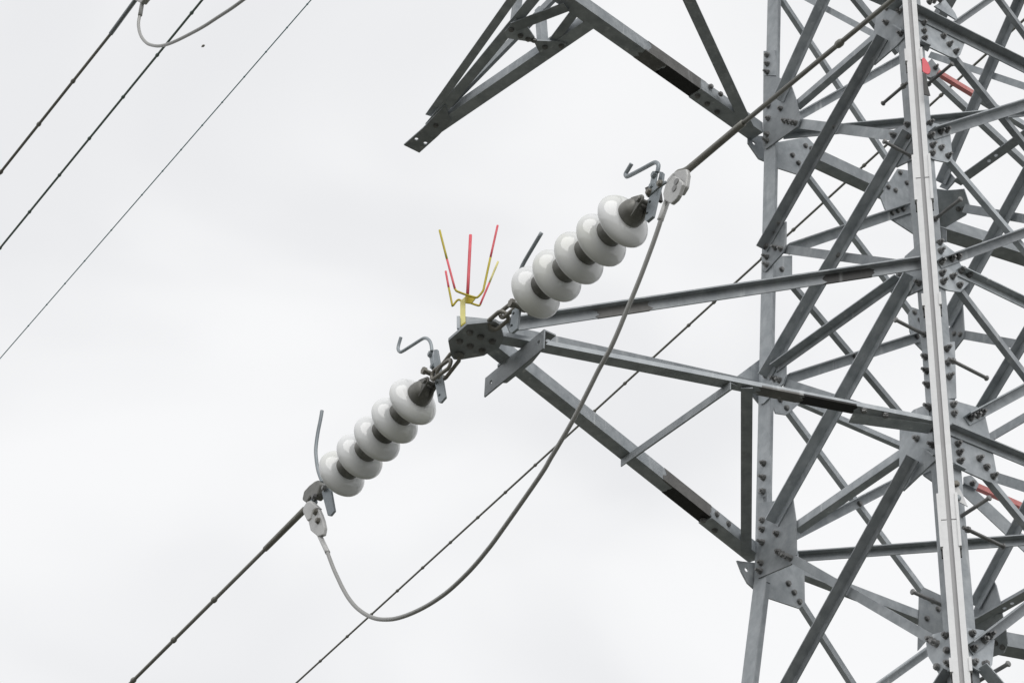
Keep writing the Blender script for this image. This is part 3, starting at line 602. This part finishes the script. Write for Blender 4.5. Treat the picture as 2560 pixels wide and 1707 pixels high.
rplate([(590, 150), (620, 128), (660, 160), (705, 225), (740, 300), (757, 370), (745, 425), (705, 452), (650, 430), (600, 390)], 'pink', 'red_tab', o, s)
rplate([(600, 420), (680, 462), (690, 640), (752, 865), (720, 870), (625, 845)], 'dark', 'rail_bracket', o, s)
o = (2260, 1150); s = .1594
wb = rplate([(780, 330), (840, 410), (900, 500), (1000, 735), (850, 655), (790, 560)], 'alu', 'rail_bracket', o, s)
for x, y in ((818, 372), (842, 596)):
    bm = bmesh.new(); bolt_bm(bm, RB.at(o[0] + s * x, o[1] + s * y, .006), V((0, -1, 0)), 'head'); link('bolt', bm, 'rusty' if y < 500 else 'hard', wb)
# ------------------------------------------------------------------ insulator strings
SPN = nOUT                                          # the string hangs in the vertical plane of the line
SP = Plane(T4, SPN)
prof_disc = [(.042, .044), (.0418, .056), (.0395, .067), (.0355, .078), (.0298, .089), (.0225, .099), (.0145, .1075), (.006, .1130), (-.002, .1155), (-.009, .1150), (-.0145, .1110), (-.0155, .106), (-.010, .100), (.001, .094), (.006, .086), (-.010, .081), (-.010, .075), (.010, .069), (.012, .060), (-.006, .055), (-.006, .049), (.012, .040), (.014, 0)]
prof_cap = [(.034, 0), (.034, .052), (.039, .0548), (.054, .0556), (.072, .0535), (.086, .0490), (.096, .0440), (.106, .036), (.112, .026), (.118, .020), (.118, 0)]
prof_pin = [(.012, .012), (-.030, .012), (-.038, .016), (-.042, .012), (-.042, 0)]
def insulator(label, loc, discs, group):
    R = thing('insulator_string', loc, label, 'insulator', group)
    X = [SP.at(*p) for p in discs]; me_d = me_c = None
    for i, P in enumerate(X):
        a = X[max(i - 1, 0)] - X[min(i + 1, 4)]; e = a.normalized()
        if me_d is None:
            bm = bmesh.new(); lathe(bm, prof_disc, V((0, 0, 0)), V((0, 0, 1)), 64); bmesh.ops.recalc_face_normals(bm, faces=bm.faces)
            me_d = bpy.data.meshes.new('disc'); bm.to_mesh(me_d); bm.free(); me_d.materials.append(MT['porc'])
            bm = bmesh.new(); lathe(bm, prof_cap, V((0, 0, 0)), V((0, 0, 1)), 32); lathe(bm, prof_pin, V((0, 0, 0)), V((0, 0, 1)), 16); bmesh.ops.recalc_face_normals(bm, faces=bm.faces)
            me_c = bpy.data.meshes.new('cap'); bm.to_mesh(me_c); bm.free(); me_c.materials.append(MT['cap'])
            for me in (me_d, me_c):
                for p in me.polygons: p.use_smooth = True
        mtx = e.to_track_quat('Z', 'Y').to_matrix().to_4x4(); rot = Matrix.Rotation(random.random() * 6.28, 4, 'Z')
        d = bpy.data.objects.new('porcelain_disc', me_d); SC.collection.objects.link(d); d.parent = R; d.matrix_local = Matrix.Translation(P - V(loc)) @ mtx @ rot
        c = bpy.data.objects.new('metal_cap', me_c); SC.collection.objects.link(c); c.parent = d
    # clevis ears on the last cap
    e = (X[0] - X[1]).normalized(); sd_ = SPN; up = e.cross(sd_).normalized(); bm = bmesh.new()
    for k in (-1, 1):
        P = X[0] + e * .082 + sd_ * (.022 * k - .0055)
        slab(bm, [P - up * .048, P - up * .040 + e * .02, P - up * .026 + e * .05, P - up * .015 + e * .072, P + e * .078, P + up * .015 + e * .072, P + up * .026 + e * .05, P + up * .040 + e * .02, P + up * .048], sd_, .011)
    P = X[0] + e * .138; prism(bm, P - sd_ * .036, sd_, .010, .072, 10); prism(bm, P + sd_ * .028, sd_, .014, .010, 6); link('clevis', bm, 'cap', R, bevel=.003)
    return R, X, e, up
R2, X2, e2, up2 = insulator('string of five white porcelain discs running away from the cross-arm tip to the lower left', SP.at(1120, 925), [(1033, 1003.1), (987.9, 1049.8), (943.9, 1095), (900.3, 1139.3), (855.5, 1182.6)], 'insulator strings at the cross-arm tip')
R1, X1, e1, up1 = insulator('string of five white porcelain discs rising from the cross-arm tip to the upper right', SP.at(1265, 790), [(1558.2, 552.3), (1504.3, 599.2), (1448.5, 643.8), (1393.9, 688.1), (1340.6, 729.9)], 'insulator strings at the cross-arm tip')
def pts(org, sc, xy, off=0, pl=None): return [(pl or SP).at(org[0] + sc * xy[i], org[1] + sc * xy[i + 1], off) for i in range(0, len(xy), 2)]
def rod(R, P, r, mat, name, k=5): bm = bmesh.new(); tube(bm, smooth_path(P, k), r, 12); return link(name, bm, mat, R, smooth=True)
def slabo(R, P, t, mat, name, n=None, bevel=.002): bm = bmesh.new(); slab(bm, P, (n or SPN), t); return link(name, bm, mat, R, bevel=bevel)
def studs(R, P, n, mat='hard', name='bolt'):
    for p in P: bm = bmesh.new(); bolt_bm(bm, p, n, 'head'); link(name, bm, mat, R)
def loop(R, c0, c1, sd_, wdt, r, mat='rusty'):       # chain link between two points
    ax = (c1 - c0).normalized(); L = (c1 - c0).length; P = []
    for k in range(16):
        a = 2 * math.pi * k / 16; cx = math.cos(a); P.append((c1 if cx > 0 else c0) + ax * (cx * wdt / 2) + sd_ * (math.sin(a) * wdt / 2))
    bm = bmesh.new(); tube(bm, P, r, 10, closed=True); return link('shackle', bm, mat, R, smooth=True)
A4o, A4s = (980, 830), .1148
# -- lower string, tower end
rod(R2, pts(A4o, A4s, (195, 112, 168, 200, 140, 300, 133, 370, 165, 425, 225, 420, 420, 300, 640, 160, 715, 132, 780, 150, 830, 215, 858, 310, 868, 420)), .0075, 'hard', 'arcing_horn')
slabo(R2, pts(A4o, A4s, (822, 420, 905, 420, 955, 800, 880, 800), -.012), .008, 'hard', 'horn_clamp')
studs(R2, pts(A4o, A4s, (845, 490, 900, 752), -.004), SPN)
HB2 = Plane(SP.at(1098, 930), V((0, -1, 0)) * .6 + SPN * .8)
hb = slabo(R2, pts(A4o, A4s, (905, 380, 985, 372, 1110, 1070, 1165, 1410, 1060, 1530, 1005, 1520, 930, 1090), 0, HB2), .012, 'hard', 'horn_bar', -HB2.n)
punch(hb, [(HB2.at(A4o[0] + A4s * x, A4o[1] + A4s * y, -.006), HB2.n, .0062) for x, y in ((995, 1122), (1046, 1388))])
q = pts(A4o, A4s, (905, 930)); loop(R2, SP.at(A4o[0] + A4s * 930, A4o[1] + A4s * 915, .02), SP.at(A4o[0] + A4s * 1215, A4o[1] + A4s * 715, .02), (UPV * .8 + vL * .2).normalized(), .046, .0085)
loop(R2, SP.at(A4o[0] + A4s * 1090, A4o[1] + A4s * 900), SP.at(A4o[0] + A4s * 1355, A4o[1] + A4s * 570), (SPN * .8 + UPV * .45).normalized(), .048, .0085)
bm = bmesh.new(); P = q[0] + SPN * .04; prism(bm, P - SPN * .09, SPN, .011, .1, 12); prism(bm, P, SPN, .017, .016, 6); prism(bm, P - SPN * .09, SPN, .017, .012, 6); link('shackle_pin', bm, 'rusty', R2)
# -- lower string, line end
Co, Cs = (740, 1190), .1339
rod(R2, pts((740, 800), .38256, (170, 592, 160, 650, 142, 740, 130, 835, 132, 900, 145, 985, 172, 1060)), .0085, 'hard', 'arcing_horn')
slabo(R2, pts(Co, Cs, (520, 300, 640, 220, 690, 290, 755, 660, 680, 752, 632, 748, 545, 420), 0, Plane(SP.at(825, 1255), V((0, -1, 0)) * .7 + SPN * .7)), .012, 'hard', 'horn_bar')
slabo(R2, pts(Co, Cs, (505, 150, 560, 130, 620, 200, 560, 400, 480, 480, 420, 440, 345, 560, 265, 500, 300, 340, 400, 230), -.02), .045, 'cap', 'socket_clevis', bevel=.008)
studs(R2, pts(Co, Cs, (535, 215, 350, 385), .026), SPN, 'bolt')
# -- upper string, tower end
rod(R1, [SP.at(1298, 690, -.04), SP.at(1306, 664, -.04), SP.at(1330, 622, -.04), SP.at(1354, 582, -.04)], .0085, 'hard', 'arcing_horn', 3)
HB1 = Plane(SP.at(1288, 800), V((0, -1, 0)) * .6 + SPN * .8)
hb = slabo(R1, pts(TO, TS, (1135, 120, 1245, 60, 1255, 120, 1212, 445, 1125, 515, 1085, 500), 0, HB1), .012, 'hard', 'horn_bar', -HB1.n)
punch(hb, [(HB1.at(TO[0] + TS * x, TO[1] + TS * y, -.006), HB1.n, .0064) for x, y in ((1163, 222), (1133, 412))])
p0, p1 = SP.at(TO[0] + TS * 985, TO[1] + TS * 235), SP.at(TO[0] + TS * 1155, TO[1] + TS * 105)
loop(R1, SP.at(TO[0] + TS * 1000, TO[1] + TS * 205, .0), SP.at(TO[0] + TS * 1120, TO[1] + TS * 115, .0), (UPV * .9 - vL * .3).normalized(), .048, .009)
loop(R1, SP.at(TO[0] + TS * 850, TO[1] + TS * 370), SP.at(TO[0] + TS * 985, TO[1] + TS * 265), (SPN * .75 + UPV * .5).normalized(), .052, .009)
bm = bmesh.new(); P = SP.at(TO[0] + TS * 1150, TO[1] + TS * 62, .03); prism(bm, P - SPN * .1, SPN, .012, .1, 12); prism(bm, P, SPN, .020, .016, 6); prism(bm, P - SPN * .1, SPN, .018, .02, 6); link('shackle_pin', bm, 'rusty', R1)
slabo(R1, pts(TO, TS, (1190, 60, 1260, 110, 1350, 170, 1340, 205, 1270, 190, 1200, 130), -.05), .04, 'rusty', 'socket_clevis')
# -- upper string, line end
Uo, Us = (1540, 390), .10843
rod(R1, pts(Uo, Us, (360, 180, 300, 280, 225, 410, 235, 465, 290, 465, 600, 305, 860, 165, 935, 160, 975, 210, 972, 290, 950, 380)), .0085, 'hard', 'arcing_horn')
slabo(R1, pts(Uo, Us, (880, 370, 985, 370, 930, 690, 850, 750, 830, 640), -.008), .01, 'hard', 'horn_clamp')
studs(R1, pts(Uo, Us, (890, 445, 842, 700), .002), SPN)
HB3 = Plane(SP.at(1630, 490), V((0, -1, 0)) * .6 + SPN * .8)
hb = slabo(R1, pts(Uo, Us, (1010, 360, 1080, 375, 1060, 560, 950, 950, 850, 1385, 705, 1505, 662, 1470, 740, 1010, 950, 640), -.02, HB3), .014, 'hard', 'horn_bar', -HB3.n)
punch(hb, [(HB3.at(Uo[0] + Us * x, Uo[1] + Us * y, -.027), HB3.n, .0062) for x, y in ((800, 1082), (738, 1340))])
slabo(R1, pts(Uo, Us, (725, 930, 760, 880, 940, 680, 1120, 600, 1190, 590, 1180, 640, 1000, 760, 760, 970), .015), .009, 'hard', 'link_strap')
slabo(R1, pts(Uo, Us, (725, 930, 940, 680, 1190, 590, 1180, 640, 1000, 760, 760, 970), -.045), .009, 'hard', 'link_strap')
studs(R1, pts(Uo, Us, (765, 840, 1020, 640), .024), SPN, 'rusty')
slabo(R1, pts(Uo, Us, (900, 850, 1050, 780, 1090, 1060, 1040, 1100, 960, 1040), -.07), .05, 'dark', 'socket_clevis')
# ------------------------------------------------------------------ conductors
RINGS = [0]
def conductor(label, P, r, mat, plane, ring_px, ext=(30, 30), ring=1.6, cat='wire', name='overhead_wire', slv=None, sway=None):
    """straight span through the two points P with ring markers; rings sit where the survey put them"""
    a, b = P; d = (b - a).normalized(); A, B = a - d * ext[0], b + d * ext[1]
    R = thing(name, (a + b) / 2, label, cat, 'overhead wires')
    bm = bmesh.new(); tube(bm, [A.lerp(B, k / 30) for k in range(31)], r, 10); link('cable', bm, mat, R, smooth=True)
    for x, y in ring_px:
        c = proj(a); f_ = proj(b); dd = f_ - c; s_ = (V((x, y)) - c).dot(dd) / dd.dot(dd)
        q = plane.at(*(c + dd * s_)); bm = bmesh.new()
        L = r * 2.0; lathe(bm, [(-L, r * .9), (-L * .8, r * ring * .8), (-L * .35, r * ring), (L * .35, r * ring), (L * .8, r * ring * .8), (L, r * .9)], q, d, 12); link('ring_marker', bm, mat, R, smooth=True)
    return R
fv = 1.0884; fx = lambda *xy: [(xy[i] * fv, xy[i + 1] * fv) for i in range(0, len(xy), 2)]
W_ = .0090
a, b = SP.at(1858, 308), SP.at(2231, 0)
CU = conductor('thick dark conductor rising from the upper insulator string across the tower', (a, b), W_, 'wire', SP, fx(1925, 97), (0, 40))
# dead-end clamp of the upper conductor
sl0, sl1 = SP.at(1719, 425), SP.at(1858, 308); dd = (sl1 - sl0).normalized()
bm = bmesh.new(); tube(bm, [sl0 - dd * .05, sl0 - dd * .035, sl0 - dd * .012, sl0 + dd * .006, sl1 - dd * .02, sl1], [.026, .025, .0165, .0140, .0132, .0132], 14); link('compression_sleeve', bm, 'sleeve', CU, smooth=True)
slabo(CU, pts(Uo, Us, (1140, 620, 1180, 520, 1300, 390, 1430, 330, 1610, 290, 1640, 420, 1600, 700, 1500, 870, 1460, 890, 1500, 640, 1330, 440, 1240, 560, 1190, 640), .030), -.020, 'clamp', 'dead_end_clamp', bevel=.006)
a, b = SP.at(745, 1290), SP.at(326, 1707)
a2 = SP.at(663, 1372)
CL = conductor('thick dark conductor leaving the lower insulator string towards the bottom left corner', (a2, b), W_, 'wire', SP, fx(490, 1375, 397, 1467, 305, 1560), (0, 60))
dd = (a2 - a).normalized(); bm = bmesh.new(); tube(bm, [a - dd * .06, a, a2 - dd * .03, a2], [.0150, .0148, .0138, .0134], 14); link('compression_sleeve', bm, 'sleeve', CL, smooth=True)
slabo(CL, pts(Co, Cs, (115, 660, 130, 570, 200, 460, 260, 450, 350, 530, 400, 580, 300, 650, 260, 800, 200, 835), .056), -.030, 'clamp', 'dead_end_clamp', bevel=.007)
bm = bmesh.new(); q0, q1 = SP.at(Co[0] + Cs * 255, Co[1] + Cs * 540), SP.at(Co[0] + Cs * 345, Co[1] + Cs * 470); tube(bm, [q0, q1], .017, 14); link('clevis_pin', bm, 'hard', CL, smooth=True)
# jumper loop under the arm
J_ = lambda ox, oy, sc, xy: [(ox + sc * xy[i], oy + sc * xy[i + 1]) for i in range(0, len(xy), 2)]
JP = J_(760, 1240, .21259, (262, 618, 275, 655, 300, 725, 350, 855, 400, 965, 450, 1070, 520, 1190, 600, 1290, 690, 1365, 780, 1415, 870, 1442, 960, 1448, 1060, 1440, 1180, 1408, 1300, 1360, 1430, 1295, 1560, 1215, 1700, 1112, 1850, 975, 2000, 820, 2150, 640, 2300, 440)) + \
    J_(1200, 900, .21259, (700, 1370, 830, 1155, 950, 955, 1060, 765, 1150, 600, 1300, 305, 1400, 105)) + J_(1400, 480, .2551, (480, 1560, 560, 1388, 640, 1195, 720, 1002, 790, 830, 860, 645, 920, 482, 970, 335, 990, 270))
JO = thing('jumper_cable', SP.at(966, 1546), 'grey jumper cable drooping in a big loop below the cross-arm between both insulator strings', 'cable', 'jumper cables')
bm = bmesh.new(); tube(bm, smooth_path([SP.at(x, y, .035) for x, y in JP], 4), .0088, 12); link('cable', bm, 'jump', JO, smooth=True)
def lug(c0, c1, r, n=.035): bm = bmesh.new(); q0, q1 = SP.at(*c0, n), SP.at(*c1, n); tube(bm, [q0, q0.lerp(q1, .9), q1], [r, r, r * 1.02], 14); link('terminal_lug', bm, 'clamp', JO, smooth=True)
lug((Co[0] + Cs * 430, Co[1] + Cs * 1080), (Co[0] + Cs * 592, Co[1] + Cs * 1425), .0112); lug((Uo[0] + Us * 1185, Uo[1] + Us * 1020), (Uo[0] + Us * 1018, Uo[1] + Us * 1490), .0122)
tpl = slabo(JO, pts(Co, Cs, (250, 640, 330, 590, 400, 580, 450, 690, 492, 810, 522, 960, 495, 1090, 400, 1125, 265, 1010, 225, 840), .050), -.020, 'clamp', 'terminal_plate', bevel=.005)
studs(tpl, pts(Co, Cs, (370, 668, 415, 830), .052), SPN, 'rusty')
tpl = slabo(JO, pts(Uo, Us, (1310, 445, 1340, 450, 1530, 600, 1525, 660, 1440, 900, 1380, 1000, 1260, 1105, 1100, 1010, 1075, 870, 1130, 660, 1200, 600), .055), -.018, 'clamp', 'terminal_plate', bevel=.005)
for x, y in ((1405, 600), (1358, 752)):
    bm = bmesh.new(); prism(bm, SP.at(Uo[0] + Us * x, Uo[1] + Us * y, .053), SPN, .0135, .005, 16); link('bolt', bm, 'bolt', tpl)
# conductor of the far circuit behind the tower
BP = Plane(ARM(-2.45, 0, 0), nOUT)
conductor('slender dark wire with ring markers passing diagonally behind the tower', (BP.at(680 * fv, 1568 * fv), BP.at(1985 * fv, 380 * fv)), .0090, 'wire', BP,
          fx(732, 1513, 795, 1458, 850, 1407, 910, 1353, 968, 1300, 1032, 1242, 1095, 1185, 1158, 1127, 1228, 1066, 1363, 942, 1435, 880, 1495, 822, 1580, 745, 1638, 692, 1748, 590, 1820, 525, 1893, 453, 1985, 380, 2090, 285, 2158, 215), (40, 12))
# conductors in the top left corner
WP = Plane(ARM(3.55, 0, 0), nOUT)
K1 = conductor('leftmost thick dark wire crossing the top left corner, with a pale sleeve and clamp', (WP.at(277, 85), WP.at(0, 433)), .0098, 'wire', WP, [(182, 203), (96, 310), (2, 430)], (0, 60), ring=1.5)
q0, q1 = WP.at(277, 85), WP.at(345, -8); dd = (q1 - q0).normalized(); bm = bmesh.new(); tube(bm, [q0, q1, q1 + dd * .3], .0140, 12); link('compression_sleeve', bm, 'hard', K1, smooth=True)
slabo(K1, [WP.at(x * .34, y * .34, -.02) for x, y in ((1000, -120), (1130, -120), (1112, 0), (1078, 42), (1030, 22), (1010, 0))], .04, 'clamp', 'dead_end_clamp', bevel=.008)
J1 = thing('jumper_cable', WP.at(400, 115), 'grey jumper cable curling down from the clamp at the top left edge', 'cable', 'jumper cables')
bm = bmesh.new(); tube(bm, smooth_path([WP.at(x * .34, y * .34) for x, y in ((1030, 105), (1018, 180), (1034, 260), (1075, 315), (1120, 335), (1170, 340), (1230, 328), (1300, 300), (1400, 250), (1500, 195), (1600, 130), (1700, 65), (1790, 0), (1990, -150), (2190, -320))], 6), .0095, 12); link('cable', bm, 'jump', J1, smooth=True)
bm = bmesh.new(); q0, q1 = WP.at(1050 * .34, 0), WP.at(1030 * .34, 115 * .34); tube(bm, [q0 + (q0 - q1) * .3, q0, q1], .0130, 14); link('terminal_lug', bm, 'clamp', J1, smooth=True)
W2 = Plane(ARM(2.75, 0, 0), nOUT)
conductor('middle dark wire of the three in the top left sky, with evenly spaced ring markers', (W2.at(506, 0), W2.at(0, 620.5)), .0086, 'green_wire', W2, [(x * .34, y * .34) for x, y in ((1408, 95), (1154, 405), (903, 713), (655, 1017), (433, 1285), (213, 1555))] + [(0, 620)], (30, 60), ring=1.5)
W3 = Plane(ARM(0, 0, 0), nOUT)
conductor('thinnest bluish wire in the left sky, rightmost of three parallel wires', (W3.at(778, 0), W3.at(0, 896)), .0058, 'thin', W3, [(x * .34, y * .34) for x, y in ((2258, 32), (2110, 205), (1955, 382), (1796, 566), (1633, 752), (1486, 922), (1331, 1102), (1195, 1258), (1044, 1434))] + fx(255, 528, 195, 600, 150, 652, 108, 700, 65, 748), (30, 60), ring=1.6)
# ------------------------------------------------------------------ bird spike on the tip
BSo, BSs = (1050, 540), .19133
BG = thing('bird_deterrent', T4 + UPV * .02, 'yellow and red painted rod crown standing on the cross-arm tip', 'bird guard')
VB = Plane(T4 + V((0, .02, 0)), V((0, -1, 0)))
def bp(x, y, off=0): return VB.at(BSo[0] + BSs * x, BSo[1] + BSs * y, off)
bm = bmesh.new(); slab(bm, [bp(525, 1112), bp(590, 1052), bp(592, 1385), bp(525, 1436)], V((0, 1, 0)), .006); link('upright_strip', bm, 'pale', BG)
bm = bmesh.new(); slab(bm, [bp(522, 1430), bp(592, 1382, .0), bp(600, 1395), bp(530, 1440)], V((0, 1, 0)), .05); link('foot', bm, 'yellow', BG)
bm = bmesh.new(); slab(bm, [bp(592, 1036, .005), bp(722, 1076, .005), bp(668, 1140, .005), bp(592, 1132, .005)], V((0, 1, 0)), .006); link('hub_plate', bm, 'yellow', BG)
def rodseg(P, r, mat, name='rod', k=3): bm = bmesh.new(); tube(bm, smooth_path(P, k), r, 10); return link(name, bm, mat, BG, smooth=True)
d1, d2 = .03, -.05
rodseg([bp(622, 1018, d1), bp(660, 250, d1)], .0068, 'pink')
rodseg([bp(460, 955, d1), bp(470, 972, d1), bp(495, 988, d1), bp(600, 1028, d1), bp(715, 1062, d1), bp(748, 1062, d1), bp(775, 1040, d1), bp(812, 995, d1), bp(830, 960, d1), bp(842, 905, d1), bp(920, 545, d1)], .0048, 'yellow')
rodseg([bp(457, 955, d1), bp(354, 570, d1)], .0048, 'pink'); rodseg([bp(354, 570, d1), bp(256, 187, d1)], .0048, 'yellow'); rodseg([bp(920, 545, d1), bp(1014, 125, d1)], .0048, 'pink')
rodseg([bp(540, 1112, d2), bp(520, 1096, d2), bp(495, 1097, d2), bp(470, 1120, d2), bp(438, 1163, d2), bp(428, 1168, d2), bp(420, 1158, d2), bp(376, 938, d2)], .0046, 'yellow'); rodseg([bp(376, 938, d2), bp(336, 722, d2)], .0046, 'pink')
rodseg([bp(640, 1128, d2), bp(700, 1150, d2), bp(765, 1170, d2), bp(785, 1160, d2)], .0046, 'yellow'); rodseg([bp(785, 1160, d2), bp(905, 875, d2)], .0046, 'pink'); rodseg([bp(905, 875, d2), bp(1020, 597, d2)], .0046, 'pale')
# ------------------------------------------------------------------ small bird in the sky
BD = Plane(ARM(3.3, 0, 0), nOUT); c = BD.at(507, 116)
BR = thing('bird', c, 'tiny dark bird flying between the wires in the upper left sky', 'bird')
bm = bmesh.new(); e = (BD.at(512, 114) - BD.at(501, 112)).normalized()
ax = (BD.at(512, 114) - BD.at(503, 120)).normalized(); wd = (BD.at(501, 112) - BD.at(508, 117)).normalized(); up = ax.cross(wd).normalized()
lathe(bm, [(a * .2, r * .2) for a, r in [(-.10, 0), (-.09, .012), (-.05, .022), (0, .036), (.04, .038), (.065, .028), (.085, .03), (.1, .02), (.12, .006), (.124, 0)]], c, ax, 12)
for s_ in (1, -.4): slab(bm, [c + (ax * p_ + wd * (q_ * s_)) * .2 for p_, q_ in ((.05, .015), (.045, .07), (.01, .12), (-.01, .07), (-.03, .015))], up, .002)
link('body', bm, 'rusty', BR)
